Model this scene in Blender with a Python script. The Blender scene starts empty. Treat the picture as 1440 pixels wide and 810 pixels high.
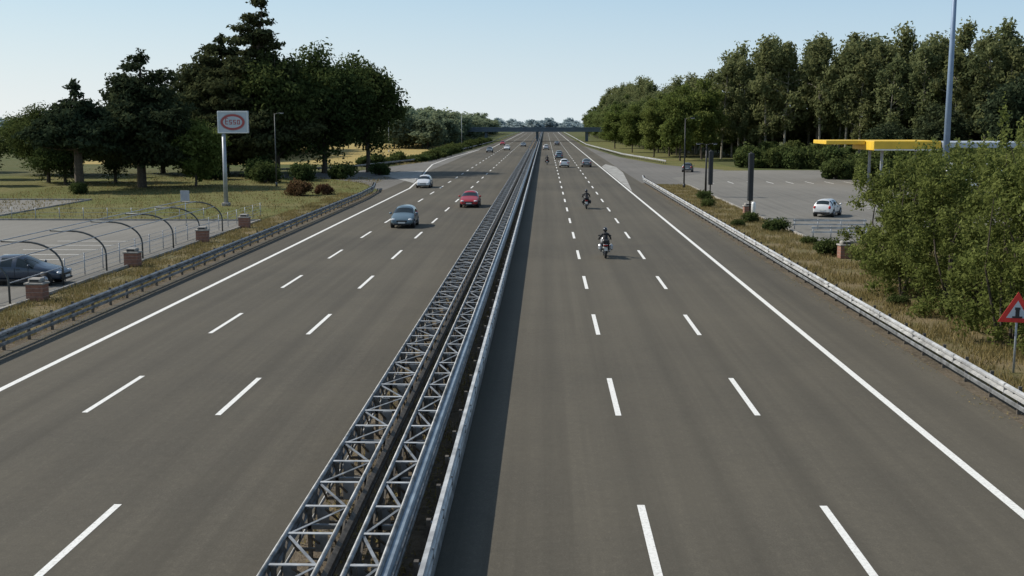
import bpy, math, random
import numpy as np
from mathutils import Vector, Matrix
R=math.radians
scene=bpy.context.scene
random.seed(3); rng=np.random.default_rng(7)

# ---------------------------------------------------------------- materials
def nodes_of(name):
    m=bpy.data.materials.new(name); m.use_nodes=True
    nt=m.node_tree; b=nt.nodes["Principled BSDF"]
    return m,nt,b
def mixc(nt,fac,a,b,blend='MIX'):
    n=nt.nodes.new('ShaderNodeMix'); n.data_type='RGBA'; n.blend_type=blend
    for i,v in ((0,fac),(6,a),(7,b)):
        if hasattr(v,'links') or hasattr(v,'is_linked'): nt.links.new(v,n.inputs[i])
        elif i==0: n.inputs[0].default_value=v
        else: n.inputs[i].default_value=(*v,1)
    return n.outputs[2]
def noise(nt,scale,detail=4,mapscale=None,rough=.6):
    tc=nt.nodes.new('ShaderNodeTexCoord'); mp=nt.nodes.new('ShaderNodeMapping')
    nt.links.new(tc.outputs['Object'],mp.inputs[0])
    if mapscale: mp.inputs['Scale'].default_value=mapscale
    n=nt.nodes.new('ShaderNodeTexNoise'); n.inputs['Scale'].default_value=scale
    n.inputs['Detail'].default_value=detail; n.inputs['Roughness'].default_value=rough
    nt.links.new(mp.outputs[0],n.inputs['Vector']); return n.outputs[0]
def remap(nt,s,a,b,c=0,d=1):
    n=nt.nodes.new('ShaderNodeMapRange'); nt.links.new(s,n.inputs[0])
    for i,v in enumerate((a,b,c,d)): n.inputs[i+1].default_value=v
    return n.outputs[0]
def bump(nt,b,s,strength,dist=.02):
    n=nt.nodes.new('ShaderNodeBump'); n.inputs['Strength'].default_value=strength
    n.inputs['Distance'].default_value=dist
    nt.links.new(s,n.inputs['Height']); nt.links.new(n.outputs[0],b.inputs['Normal'])
def pm(name,c1,c2=None,scale=5,rough=.6,metal=0,bmp=0,coat=0):
    m,nt,b=nodes_of(name)
    c2=c2 or tuple(x*.8 for x in c1)
    n=noise(nt,scale)
    nt.links.new(mixc(nt,remap(nt,n,.35,.65),c1,c2),b.inputs['Base Color'])
    b.inputs['Roughness'].default_value=rough; b.inputs['Metallic'].default_value=metal
    b.inputs['Coat Weight'].default_value=coat
    if bmp: bump(nt,b,n,bmp)
    return m
def asphalt(name,base,warm,lanes=True):
    m,nt,b=nodes_of(name)
    grain=noise(nt,28,3,rough=.8); med=noise(nt,.35,5); streak=noise(nt,1.6,4,(1.3,.018,1)); big=noise(nt,.03,3)
    patch=noise(nt,3.0,6,rough=.75); speck=noise(nt,9,5,(1,.6,1),.85)
    c=mixc(nt,remap(nt,grain,.3,.7),tuple(x*.58 for x in base),tuple(x*1.45 for x in base))
    c=mixc(nt,remap(nt,med,.35,.7,0,.55),c,warm)
    c=mixc(nt,remap(nt,patch,.48,.70,0,.38),c,tuple(x*.55 for x in base))
    c=mixc(nt,remap(nt,speck,.52,.74,0,.5),c,tuple(x*1.7 for x in warm))
    c=mixc(nt,remap(nt,streak,.38,.66,0,.5),c,tuple(x*.62 for x in base))
    c=mixc(nt,remap(nt,big,.35,.65,0,.45),c,tuple(x*1.3 for x in warm))
    if lanes:
        tc=nt.nodes.new('ShaderNodeTexCoord'); sp=nt.nodes.new('ShaderNodeSeparateXYZ')
        nt.links.new(tc.outputs['Object'],sp.inputs[0])
        a=nt.nodes.new('ShaderNodeMath'); a.operation='MULTIPLY_ADD'; nt.links.new(sp.outputs[0],a.inputs[0])
        a.inputs[1].default_value=2*math.pi/1.875; a.inputs[2].default_value=-2*math.pi*.175/1.875
        s=nt.nodes.new('ShaderNodeMath'); s.operation='COSINE'; nt.links.new(a.outputs[0],s.inputs[0])
        c=mixc(nt,remap(nt,s.outputs[0],-.2,1,0,.20),c,tuple(x*.55 for x in base))
    nt.links.new(c,b.inputs['Base Color']); b.inputs['Roughness'].default_value=.88
    b.inputs['Specular IOR Level'].default_value=.2
    bump(nt,b,grain,.3,.012)
    return m
def ground_mat(name,cols,s1=.12,s2=2.5):
    m,nt,b=nodes_of(name)
    c=mixc(nt,remap(nt,noise(nt,s1,6),.4,.6),cols[0],cols[1])
    c=mixc(nt,remap(nt,noise(nt,s2,6,rough=.7),.42,.62,0,.7),c,cols[2])
    n=noise(nt,9,4,rough=.8)
    c=mixc(nt,remap(nt,n,.3,.7,0,.5),c,tuple(x*.45 for x in cols[0]))
    nt.links.new(c,b.inputs['Base Color']); b.inputs['Roughness'].default_value=.95
    b.inputs['Specular IOR Level'].default_value=.1
    bump(nt,b,n,.8,.08); return m
def leaf_mat(name,dark,mid,light,trans=.3,vary=.45):
    m,nt,b=nodes_of(name)
    nt.nodes.remove(b); out=nt.nodes['Material Output']
    at=nt.nodes.new('ShaderNodeAttribute'); at.attribute_name='tint'
    rp=nt.nodes.new('ShaderNodeValToRGB'); nt.links.new(at.outputs['Fac'],rp.inputs[0])
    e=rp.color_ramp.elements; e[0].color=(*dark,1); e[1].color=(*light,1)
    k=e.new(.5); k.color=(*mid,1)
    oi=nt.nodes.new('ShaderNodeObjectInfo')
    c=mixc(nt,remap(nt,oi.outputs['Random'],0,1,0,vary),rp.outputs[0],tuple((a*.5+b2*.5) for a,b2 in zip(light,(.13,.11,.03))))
    d=nt.nodes.new('ShaderNodeBsdfDiffuse'); t=nt.nodes.new('ShaderNodeBsdfTranslucent')
    nt.links.new(c,d.inputs[0]); nt.links.new(c,t.inputs[0])
    mx=nt.nodes.new('ShaderNodeMixShader'); mx.inputs[0].default_value=trans
    nt.links.new(d.outputs[0],mx.inputs[1]); nt.links.new(t.outputs[0],mx.inputs[2])
    nt.links.new(mx.outputs[0],out.inputs[0]); return m

M={}
M['asph']=asphalt('asphalt_motorway',(.083,.075,.060),(.112,.099,.075))
M['asph2']=asphalt('asphalt_parking',(.16,.152,.135),(.20,.188,.165),False)
M['asph3']=asphalt('asphalt_service',(.135,.128,.115),(.17,.16,.145),False)
def paint_mat():
    m,nt,b=nodes_of('road_paint')
    n=noise(nt,11,6,rough=.85)
    nt.links.new(mixc(nt,remap(nt,n,.48,.72,0,.85),(.78,.77,.73),(.33,.31,.28)),b.inputs['Base Color'])
    b.inputs['Roughness'].default_value=.7; return m
M['paint']=paint_mat()
M['paintw']=pm('worn_paint',(.40,.39,.36),(.20,.19,.17),.9,.8)
M['ground']=ground_mat('ground_grass',((.095,.115,.04),(.15,.135,.065),(.075,.09,.033)),.02,.5)
M['lawn']=ground_mat('lawn',((.14,.15,.05),(.21,.18,.08),(.11,.12,.04)),.08,1.5)
M['verge']=ground_mat('dry_verge',((.21,.165,.09),(.12,.12,.045),(.26,.205,.125)),.35,2.2)
M['field']=ground_mat('dry_field',((.42,.31,.11),(.34,.28,.11),(.46,.35,.15)),.05,.5)
M['soil']=ground_mat('median_soil',((.15,.12,.085),(.085,.07,.05),(.22,.185,.14)),.8,5)
M['galv']=pm('galvanised_steel',(.36,.37,.38),(.15,.155,.155),2.6,.55,.6,.05)
M['galvb']=pm('galvanised_steel_bluish',(.32,.38,.43),(.18,.22,.26),1.8,.46,.55)
M['galvw']=pm('galvanised_steel_bright',(.62,.62,.61),(.32,.32,.315),1.9,.52,.35)
M['rust']=pm('weathered_steel',(.17,.15,.125),(.08,.07,.06),6,.75,.3)
M['steel_d']=pm('dark_steel',(.10,.11,.11),(.06,.065,.065),4,.5,.5)
M['pole']=pm('pole_grey',(.38,.41,.44),(.28,.30,.33),2,.5,.3)
M['mast']=pm('mast_bluegrey',(.22,.30,.42),(.18,.25,.36),1,.5,.2)
M['conc']=pm('concrete',(.36,.34,.31),(.24,.225,.20),3,.9,0,.3)
M['concd']=pm('bridge_concrete',(.13,.17,.20),(.11,.14,.17),.5,.9)
M['brick']=pm('red_brick',(.30,.15,.10),(.20,.10,.075),8,.9,0,.4)
M['yellow']=pm('yellow_panel',(.78,.50,.04),(.66,.43,.04),.8,.5)
M['white']=pm('white_panel',(.78,.78,.76),(.66,.66,.64),2,.4)
M['black']=pm('black_panel',(.02,.022,.025),(.012,.013,.015),3,.5)
M['red']=pm('sign_red',(.60,.03,.025),(.5,.025,.02),3,.4)
M['logored']=pm('logo_red',(.40,.07,.07),(.30,.06,.06),3,.5)
M['grey']=pm('sign_grey',(.45,.50,.56),(.40,.45,.5),2,.4)
M['bark']=pm('bark',(.10,.08,.06),(.05,.04,.03),6,.95,0,.5)
M['barkl']=pm('bark_pale',(.34,.31,.25),(.20,.18,.145),3,.95,0,.5)
M['tyre']=pm('tyre_rubber',(.02,.02,.02),(.014,.014,.014),8,.85)
M['rim']=pm('wheel_rim',(.5,.5,.52),(.35,.35,.36),8,.35,.8)
M['trim']=pm('black_trim',(.018,.018,.02),(.012,.012,.013),8,.5)
M['glass']=pm('car_glass',(.02,.03,.035),(.015,.022,.025),1,.06)
M['lamp']=pm('headlamp_glass',(.75,.77,.8),(.6,.62,.65),8,.12)
M['tail']=pm('tail_lamp',(.45,.015,.01),(.35,.01,.01),8,.2)
M['plate']=pm('number_plate',(.75,.75,.72),(.6,.6,.58),20,.4)
def paintcar(n,c): return pm('car_paint_'+n,c,tuple(x*.9 for x in c),1,.38,.25,0,.7)
M['cblue']=paintcar('dark_blue',(.022,.04,.072)); M['csilv']=paintcar('silver_blue',(.12,.18,.22))
M['cred']=paintcar('red',(.40,.018,.022)); M['cwhite']=paintcar('white',(.72,.72,.72)); M['cgrey']=paintcar('grey',(.12,.13,.14))
M['cloth']=pm('riding_jacket',(.022,.022,.026),(.014,.014,.017),12,.7)
M['helmet']=pm('helmet_shell',(.03,.03,.035),(.02,.02,.025),2,.2,0,0,.6)
M['bikes']=pm('bike_silver',(.55,.56,.58),(.45,.46,.48),3,.3,.3)
M['grass']=leaf_mat('grass_blades',(.09,.09,.028),(.20,.165,.07),(.36,.28,.14),.3)
M['lf_dark']=leaf_mat('foliage_cedar',(.024,.038,.022),(.043,.06,.034),(.07,.09,.045),.25)
M['lf_mid']=leaf_mat('foliage_broadleaf',(.032,.052,.022),(.058,.085,.03),(.095,.125,.042),.35)
M['lf_light']=leaf_mat('foliage_light',(.065,.09,.024),(.125,.165,.042),(.20,.235,.075),.42)
M['lf_forest_haze']=leaf_mat('foliage_forest_hazed',(.10,.125,.06),(.155,.18,.08),(.215,.235,.11),.45,.5)  # leaf colours brightened to paint some haze over the forest
M['lf_wood']=leaf_mat('foliage_woodland',(.085,.12,.045),(.135,.175,.06),(.19,.23,.085),.42,.5)
M['lf_far_haze']=leaf_mat('foliage_distant_hazed',(.13,.18,.13),(.18,.23,.15),(.23,.275,.17),.42)  # paler, bluer greens put the aerial haze into the leaf colour
M['lf_vfar_haze']=leaf_mat('foliage_horizon_hazed',(.33,.42,.45),(.38,.46,.48),(.42,.49,.50),.45,.15)  # grey-blue leaves: heavy horizon haze painted as base colour
M['lf_red']=leaf_mat('foliage_reddish',(.06,.03,.02),(.11,.06,.04),(.15,.09,.05),.3)

# ---------------------------------------------------------------- mesh builder
class MB:
    def __init__(s): s.v=[];s.f=[];s.m=[];s.sm=[];s.mats=[]
    def mi(s,k):
        if k not in s.mats: s.mats.append(k)
        return s.mats.index(k)
    def add(s,vs,fs,k,smooth=False):
        o=len(s.v); s.v+= [tuple(p) for p in vs]; i=s.mi(k)
        for f in fs: s.f.append([o+a for a in f]); s.m.append(i); s.sm.append(smooth)
    def box(s,c,size,k,rot=None):
        hx,hy,hz=[a/2 for a in size]
        vs=[Vector((x*hx,y*hy,z*hz)) for x in(-1,1) for y in(-1,1) for z in(-1,1)]
        if rot is not None: vs=[rot@p for p in vs]
        c=Vector(c); s.add([p+c for p in vs],[(0,1,3,2),(4,6,7,5),(0,4,5,1),(2,3,7,6),(0,2,6,4),(1,5,7,3)],k)
    def cbox(s,c,size,k,ch=.15,rot=None):
        hx,hy,hz=[a/2 for a in size]; ch=min(ch,hx*.8,hy*.8,hz*.8)
        vs=[];idx={}
        for sx in(-1,1):
            for sy in(-1,1):
                for sz in(-1,1):
                    for a,p in enumerate([(hx,hy-ch,hz-ch),(hx-ch,hy,hz-ch),(hx-ch,hy-ch,hz)]):
                        idx[(sx,sy,sz,a)]=len(vs); vs.append(Vector((p[0]*sx,p[1]*sy,p[2]*sz)))
        fs=[]
        for q in(-1,1):
            fs.append([idx[(q,a,b,0)] for a,b in((-1,-1),(1,-1),(1,1),(-1,1))])
            fs.append([idx[(a,q,b,1)] for a,b in((-1,-1),(1,-1),(1,1),(-1,1))])
            fs.append([idx[(a,b,q,2)] for a,b in((-1,-1),(1,-1),(1,1),(-1,1))])
        for a in(-1,1):
            for b in(-1,1):
                fs.append([idx[(a,b,-1,0)],idx[(a,b,1,0)],idx[(a,b,1,1)],idx[(a,b,-1,1)]])
                fs.append([idx[(a,-1,b,0)],idx[(a,1,b,0)],idx[(a,1,b,2)],idx[(a,-1,b,2)]])
                fs.append([idx[(-1,a,b,1)],idx[(1,a,b,1)],idx[(1,a,b,2)],idx[(-1,a,b,2)]])
                for d in(-1,1): fs.append([idx[(a,b,d,i)] for i in range(3)])
        if rot is not None: vs=[rot@p for p in vs]
        c=Vector(c); s.add([p+c for p in vs],fs,k)
    def tube(s,pts,rad,k,seg=8,caps=True):
        pts=[Vector(p) for p in pts]
        if not hasattr(rad,'__len__'): rad=[rad]*len(pts)
        vs=[];fs=[];u=None
        for i,p in enumerate(pts):
            d=(pts[min(i+1,len(pts)-1)]-pts[max(i-1,0)]).normalized()
            if u is None: u=d.orthogonal().normalized()
            u=(u-d*u.dot(d)).normalized(); w=d.cross(u)
            for j in range(seg):
                a=2*math.pi*j/seg; vs.append(p+(u*math.cos(a)+w*math.sin(a))*rad[i])
        for i in range(len(pts)-1):
            for j in range(seg):
                a=i*seg+j;b=i*seg+(j+1)%seg; fs.append((a,b,b+seg,a+seg))
        if caps: fs.append(list(range(seg))[::-1]); fs.append([(len(pts)-1)*seg+j for j in range(seg)])
        s.add(vs,fs,k,seg>5)
    def beam(s,a,b,w,h,k):
        a=Vector(a);b=Vector(b);d=b-a
        s.box((a+b)/2,(w,d.length,h),k,d.to_track_quat('Y','Z').to_matrix())
    def ell(s,c,r,k,nu=12,nv=8,rot=None,z0=-1):
        vs=[];fs=[];c=Vector(c)
        for i in range(nv+1):
            t=math.pi*i/nv
            for j in range(nu):
                a=2*math.pi*j/nu
                p=Vector((r[0]*math.sin(t)*math.cos(a),r[1]*math.sin(t)*math.sin(a),r[2]*max(z0,math.cos(t))))
                if rot is not None:p=rot@p
                vs.append(p+c)
        for i in range(nv):
            for j in range(nu):
                a=i*nu+j;b=i*nu+(j+1)%nu; fs.append((a,a+nu,b+nu,b))
        s.add(vs,fs,k,True)
    def torus(s,c,R1,r,k,axis='X',nu=24,nv=8,sq=1):
        vs=[];fs=[];c=Vector(c)
        for i in range(nu):
            a=2*math.pi*i/nu
            for j in range(nv):
                b=2*math.pi*j/nv; rr=R1+r*math.cos(b); o=r*sq*math.sin(b)
                p=Vector((o,rr*math.cos(a),rr*math.sin(a))) if axis=='X' else Vector((rr*math.cos(a),o,rr*math.sin(a)))
                vs.append(p+c)
        for i in range(nu):
            for j in range(nv):
                a=i*nv+j;b=i*nv+(j+1)%nv;a2=((i+1)%nu)*nv+j;b2=((i+1)%nu)*nv+(j+1)%nv
                fs.append((a,b,b2,a2))
        s.add(vs,fs,k,True)
    def disc(s,c,r,th,k,axis='X',seg=20):
        d=Vector((th/2,0,0)) if axis=='X' else Vector((0,th/2,0))
        s.tube([Vector(c)-d,Vector(c)+d],r,k,seg)
    def sweep(s,prof,path,k,sidevec=None):
        vs=[];fs=[];n=len(prof);P=[Vector(p) for p in path]
        for i,p in enumerate(P):
            d=(P[min(i+1,len(P)-1)]-P[max(i-1,0)]); d.z=0; d.normalize(); side=Vector((d.y,-d.x,0))
            for a,b in prof: vs.append(p+side*a+Vector((0,0,b)))
        for i in range(len(P)-1):
            for j in range(n-1):
                a=i*n+j; fs.append((a,a+1,a+1+n,a+n))
        s.add(vs,fs,k)
    def build(s,name,parent=None,loc=(0,0,0),rot=(0,0,0)):
        me=bpy.data.meshes.new(name); me.from_pydata(s.v,[],s.f)
        for k in s.mats: me.materials.append(M[k])
        me.polygons.foreach_set('material_index',s.m); me.polygons.foreach_set('use_smooth',s.sm); me.update()
        return place(name,me,parent,loc,rot)
def place(name,me,parent=None,loc=(0,0,0),rot=(0,0,0),sc=(1,1,1)):
    o=bpy.data.objects.new(name,me); scene.collection.objects.link(o)
    o.parent=parent; o.location=loc; o.rotation_euler=rot; o.scale=sc; return o
def empty(name,loc=(0,0,0),rz=0,sc=1):
    o=place(name,None,None,loc,(0,0,rz),(sc,)*3); return o
def sheet(name,poly,z,k,parent=None):
    b=MB(); b.add([(x,y,z) for x,y in poly],[list(range(len(poly)))],k); return b.build(name,parent)
def rect(x0,x1,y0,y1): return [(x0,y0),(x1,y0),(x1,y1),(x0,y1)]

# ---------------------------------------------------------------- ground and roads
b=MB(); ys=[-300,0,300,600,1200,2500,6000]; xs=[-5000,-1000,-200,200,1000,5000]
vs=[(x,y,-.03) for y in ys for x in xs]; nx=len(xs)
b.add(vs,[(j*nx+i,j*nx+i+1,(j+1)*nx+i+1,(j+1)*nx+i) for j in range(len(ys)-1) for i in range(nx-1)],'ground'); b.build('ground')
b=MB()
for y0,y1 in((-60,60),(60,200),(200,500),(500,1100),(1100,2600)):
    b.add([(-19.0,y0,0),(-4.75,y0,0),(-4.75,y1,0),(-19.0,y1,0)],[(0,1,2,3)],'asph')
    b.add([(-2.05,y0,0),(12.75,y0,0),(12.75,y1,0),(-2.05,y1,0)],[(0,1,2,3)],'asph')
b.build('motorway_road')
sheet('median_strip',rect(-4.75,-2.05,-60,2600),-.004,'soil')
sheet('dirt_shoulder',rect(-19.6,-19.0,-60,135),-.004,'soil')
sheet('dirt_shoulder',rect(12.75,13.5,-60,150),-.004,'soil')
sheet('grass_verge',rect(-23.2,-19.6,-60,128),-.010,'verge')
sheet('grass_verge',[(13.5,-60),(40,-60),(40,75.9),(18.2,75.9),(18.2,146),(13.5,146)],-.010,'verge')
sheet('dry_field',[(-95,215),(-24,215),(-23,420),(-95,420)],-.012,'field')
sheet('meadow',[(19,190),(34,190),(24,480),(15,480)],-.012,'lawn')
b=MB()
b.add([(x,y,-.014) for x,y in rect(-95,-23.2,36,92)],[(0,1,2,3)],'asph2')
b.add([(x,y,-.014) for x,y in rect(-95,-47,92,116)],[(0,1,2,3)],'asph2'); b.build('car_park_pavement')
sheet('lawn',[(-46.6,92.3),(-24,92.3),(-20,128),(-26,168),(-100,168),(-100,116.4),(-46.6,116.4)],-.008,'lawn')
sheet('car_park_pavement',[(18.2,76),(75,76),(85,150),(60,192),(30,192),(18.2,165)],-.014,'asph2')
sheet('slip_road',[(-19.0,132),(-19.0,420),(-20.5,330),(-24,230),(-31,184),(-42,172),(-42,165),(-30,160),(-24,150)],-.006,'asph3')
sheet('slip_road',[(12.75,150),(18.2,146),(18.2,165),(30,192),(22,215),(17,262),(12.75,380)],-.006,'asph3')

# markings
b=MB()
def strip(x0,x1,y0,y1,k='paint',z=.005): b.add([(x0,y0,z),(x1,y0,z),(x1,y1,z),(x0,y1,z)],[(0,1,2,3)],k)
for n in range(-3,70):
    yc=20.8+12*n
    for x in(2.05,5.88,-8.98,-12.76):
        off={2.05:0,5.88:.1,-8.98:-.25,-12.76:-.1}[x]+random.uniform(-.06,.06)
        strip(x-.08,x+.08,yc-2.3+off,yc+2.3+off)
for y0,y1 in((-60,150),(150,400),(400,900),(900,2500)):
    strip(9.76,9.98,y0,y1)
strip(-16.5,-16.28,-60,138); strip(-16.5,-16.28,330,2500)
def pline(pts,w,k='paint',z=.005):
    b.sweep([(-w/2,z),(w/2,z)],[(x,y,0) for x,y in pts],k)
pline([(-16.4,138),(-17.6,160),(-20.0,195),(-21.2,215),(-21.2,250),(-18.8,330)],.22)
b.add([(x,y,.003) for x,y in[(-17.3,150),(-18.2,166),(-20.0,188),(-26.5,178),(-23.5,168.5),(-19.8,157.5)]],[(5,4,3,2,1,0)],'paintw')
b.add([(x,y,.003) for x,y in[(10.1,132),(10.15,205),(11.5,218),(12.7,205),(12.4,182),(11.2,155)]],[(5,4,3,2,1,0)],'paintw')
b.build('road_markings')
b=MB()
def bl(x0,x1,y0,y1): b.add([(x0,y0,-.009),(x1,y0,-.009),(x1,y1,-.009),(x0,y1,-.009)],[(0,1,2,3)],'paint')
for i in range(9): bl(-90+i*4.5,-88+i*4.5,104,104.6)
for i in range(14): bl(-33,-28.2,42+2.6*i,42.12+2.6*i)
for i in range(8): bl(30,35,96+2.7*i,96.14+2.7*i)
for i in range(9): bl(22+2.6*i,22.14+2.6*i,150,155)
b.build('parking_bay_markings')
b=MB()
def kerb(pts,w=.16,h=.12): b.sweep([(-w/2,-.03),(-w/2,h),(w/2,h),(w/2,-.03)],[(x,y,0) for x,y in pts],'conc')
kerb([(-23.2,36),(-23.2,92),(-46.6,92.1),(-46.8,116.3),(-95,116.3)])
kerb([(18.2,146),(18.2,76),(60,76)])
b.build('kerb')

# ---------------------------------------------------------------- guardrails
W=[(0,-.155),(.02,-.145),(.08,-.11),(.08,-.05),(0,-.02),(0,.02),(.08,.05),(.08,.11),(.02,.145),(0,.155)]
def wprof(sgn,z): return [(a*sgn,z+c) for a,c in W]
def guardrail(path,sgn,k='galv',zc=.6,step=2.0,lower=True,name='guardrail'):
    b=MB(); P=[Vector((x,y,0)) for x,y in path]
    b.sweep(wprof(sgn,zc),P,k)
    if lower: b.sweep([(0,.22),(sgn*.03,.24),(sgn*.03,.34),(0,.36)],P,'galv')
    for i in range(len(P)-1):
        d=P[i+1]-P[i]; L=d.length; d.normalize(); side=Vector((d.y,-d.x,0)); n=max(1,int(L/step))
        for j in range(n):
            p=P[i]+d*(j+.5)*L/n
            if p.y>330: continue
            q=p-side*sgn*.16; b.box((q.x,q.y,.38),(.10,.06,.8),'rust')
            q=p-side*sgn*.06; b.box((q.x,q.y,zc),(.12,.10,.2),k)
            q=p+side*sgn*.012; b.box((q.x,q.y,zc),(.03,.05,.05),'steel_d')
            if j%2==0: # overlap joint of two rail sections
                q=p+side*sgn*.045; b.box((q.x,q.y+.5,zc),(.085,.02,.30),'galv')
    return b.build(name)
guardrail([(-18.95,-10),(-18.95,40),(-18.95,90),(-19.1,118),(-19.6,130),(-20.6,138)],1,'galv')
guardrail([(12.95,-10),(12.95,60),(12.95,120),(12.95,150),(13.4,157)],-1,'galvw')
guardrail([(-44,176),(-33,186),(-25.5,225),(-22,330),(-20,420),(-19.8,470),(-19.8,900)],1,'galv',lower=False)
guardrail([(23,218),(18,265),(13.6,380),(13.6,900)],-1,'galvw',lower=False)

YE=900
b=MB()
def lattice(xl,xr,zt,sgn_beams):
    for x in(xl,xr): b.tube([(x,-8,zt),(x,YE,zt)],.045,'galv',6)
    n=0; y=-8
    while y<300:
        b.box(((xl+xr)/2,y,zt+.012),(abs(xr-xl)-.08,.085,.012),'galvw')
        ya,yb=(y,y+1.4)
        if n%2: b.beam((xl+.03,ya,zt-.012),(xr-.03,yb,zt-.012),.055,.012,'galv')
        else: b.beam((xr-.03,ya,zt-.012),(xl+.03,yb,zt-.012),.055,.012,'galv')
        if y<160:
            for x,s2 in((xl+.04,1),(xr-.04,-1)):
                b.beam((x,y,zt-.02),(x,y+.7,.42),.035,.03,'rust'); b.beam((x,y+.7,.42),(x,y+1.4,zt-.02),.035,.03,'rust')
            b.box(((xl+xr)/2,y+.7,.45),(abs(xr-xl)-.1,.06,.05),'rust')
            b.box(((xl+xr)/2+.12*(n%2*2-1),y+.35,.72),(.22,.05,.34),'galv'); b.beam(((xl+xr)/2,y,zt-.05),((xl+xr)/2+.15,y+.6,.5),.04,.03,'rust')
        if n%2==0:
            for x in(xl+.12,xr-.12): b.box((x,y,.48),(.07,.10,.98),'rust')
            b.box(((xl+xr)/2,y,.62),(abs(xr-xl),.10,.08),'galv')
        n+=1; y+=1.4
lattice(-4.42,-3.58,1.0,0)
b.sweep(wprof(-1,.74),[(-4.46,-8,0),(-4.46,YE,0)],'galv')
b.sweep(wprof(1,.70),[(-3.54,-8,0),(-3.54,YE,0)],'rust')
b.tube([(-4.44,-8,.45),(-4.44,YE,.45)],.03,'galv',6)
b.build('median_guardrail')
b=MB()
lattice(-3.12,-2.58,1.0,0)
b.sweep(wprof(1,.82),[(-2.54,-8,0),(-2.54,YE,0)],'galvb')
b.sweep(wprof(1,.48),[(-2.55,-8,0),(-2.55,YE,0)],'galv')  # extra lower beam added to close gaps in the barrier's cast shadow
b.sweep([(0,.98),(.10,.99),(.12,.96)],[(-2.54,-8,0),(-2.54,YE,0)],'galvb')
b.sweep(wprof(-1,.70),[(-3.17,-8,0),(-3.17,YE,0)],'rust')
b.build('median_guardrail')
b=MB()
b.sweep(wprof(1,.62),[(-1.96,-8,0),(-1.96,YE,0)],'galvw')
b.sweep([(-.06,.79),(.03,.80),(.05,.77)],[(-1.96,-8,0),(-1.96,YE,0)],'galvw')
b.sweep([(0,.06),(.04,.08),(.05,.2),(.04,.40),(0,.42)],[(-1.96,-8,0),(-1.96,YE,0)],'galv')  # lower plate added so this rail casts a solid shadow
y=-8
while y<300:
    b.box((-2.11,y,.38),(.08,.12,.8),'rust'); b.box((-2.02,y,.62),(.10,.10,.22),'galv')
    b.box((-1.915,y+.6,.62),(.085,.02,.30),'galv'); y+=2
b.build('median_guardrail')
def scatter_tris(name,n,x0,x1,y0,y1,h,k,w=.03,bias=1.0,flat=False,avoid=None):
    u=rng.random(n)**bias
    X=rng.uniform(x0,x1,n); Y=y0+(y1-y0)*u
    keep=(np.sin(X*1.9+Y*.7)+np.sin(X*.8-Y*1.3+2)+rng.normal(0,.9,n))>-.3
    X=X[keep];Y=Y[keep];n=len(X); vs=np.zeros((n,3,3))
    a=rng.uniform(0,6.28,n); H=h*rng.uniform(.4,1.2,n)
    dx=np.cos(a)*w;dy=np.sin(a)*w
    vs[:,0]=np.stack([X-dx,Y-dy,np.zeros(n)-.01],1); vs[:,1]=np.stack([X+dx,Y+dy,np.zeros(n)-.01],1)
    l=rng.normal(0,.35,(2,n))*H
    if flat:
        vs[:,0,2]=.02;vs[:,1,2]=.03; vs[:,2]=np.stack([X-dy*2,Y+dx*2,np.full(n,.02)+rng.random(n)*.04],1)
    else: vs[:,2]=np.stack([X+l[0],Y+l[1],H],1)
    me=bpy.data.meshes.new(name); me.from_pydata(vs.reshape(-1,3).tolist(),[],np.arange(3*n).reshape(-1,3).tolist())
    at=me.attributes.new('tint','FLOAT','FACE'); at.data.foreach_set('value',np.clip(rng.normal(.55,.25,n),0,1).astype(np.float32))
    me.materials.append(M[k]); return place(name,me)
scatter_tris('verge_grass',60000,13.4,18.1,24,146,.24,'grass',.02,1.5)
scatter_tris('verge_grass',16000,18.1,26,36,75,.24,'grass',.03,1.2)
scatter_tris('verge_grass',45000,-23.1,-19.3,34,128,.2,'grass',.02,1.4)
scatter_tris('median_weeds',9000,-4.7,-2.1,10,110,.14,'grass',.02,1.6)
scatter_tris('fallen_leaves',12000,-4.7,-2.0,10,90,.05,'grass',.03,1.6,True)
scatter_tris('lawn_grass',22000,-60,-22,93,165,.2,'grass',.04,1)
# sparse litter and stones along the shoulder edges
scatter_tris('roadside_litter',1500,12.2,12.9,22,120,.05,'grass',.025,1.6,True)
scatter_tris('roadside_litter',1500,-19.0,-18.5,30,120,.05,'grass',.025,1.4,True)

# ---------------------------------------------------------------- vegetation
def leafcloud(clumps,L,up=.35,shell=.6,asp=.5):
    V=[];T=[]
    for (c,r,n,t) in clumps:
        d=rng.normal(size=(n,3)); d/=np.linalg.norm(d,axis=1)[:,None]
        rad=rng.random(n)**shell*1.18
        rad*=1+.30*np.sin(d[:,0]*5+c[0])*np.cos(d[:,2]*4+c[1])
        P=np.array(c)+d*rad[:,None]*np.array(r)
        N=d*.45+rng.normal(size=(n,3))*.75+np.array([0,0,up]); N/=np.linalg.norm(N,axis=1)[:,None]
        A=np.cross(N,rng.normal(size=(n,3))); A/=np.linalg.norm(A,axis=1)[:,None]; B=np.cross(N,A)
        s=(L*rng.uniform(.6,1.4,n))[:,None]
        V.append(np.stack([P-A*s,P-B*s*asp,P+A*s,P+B*s*asp],1))
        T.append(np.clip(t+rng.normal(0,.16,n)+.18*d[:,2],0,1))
    return np.concatenate(V).reshape(-1,3),np.concatenate(T)
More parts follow.
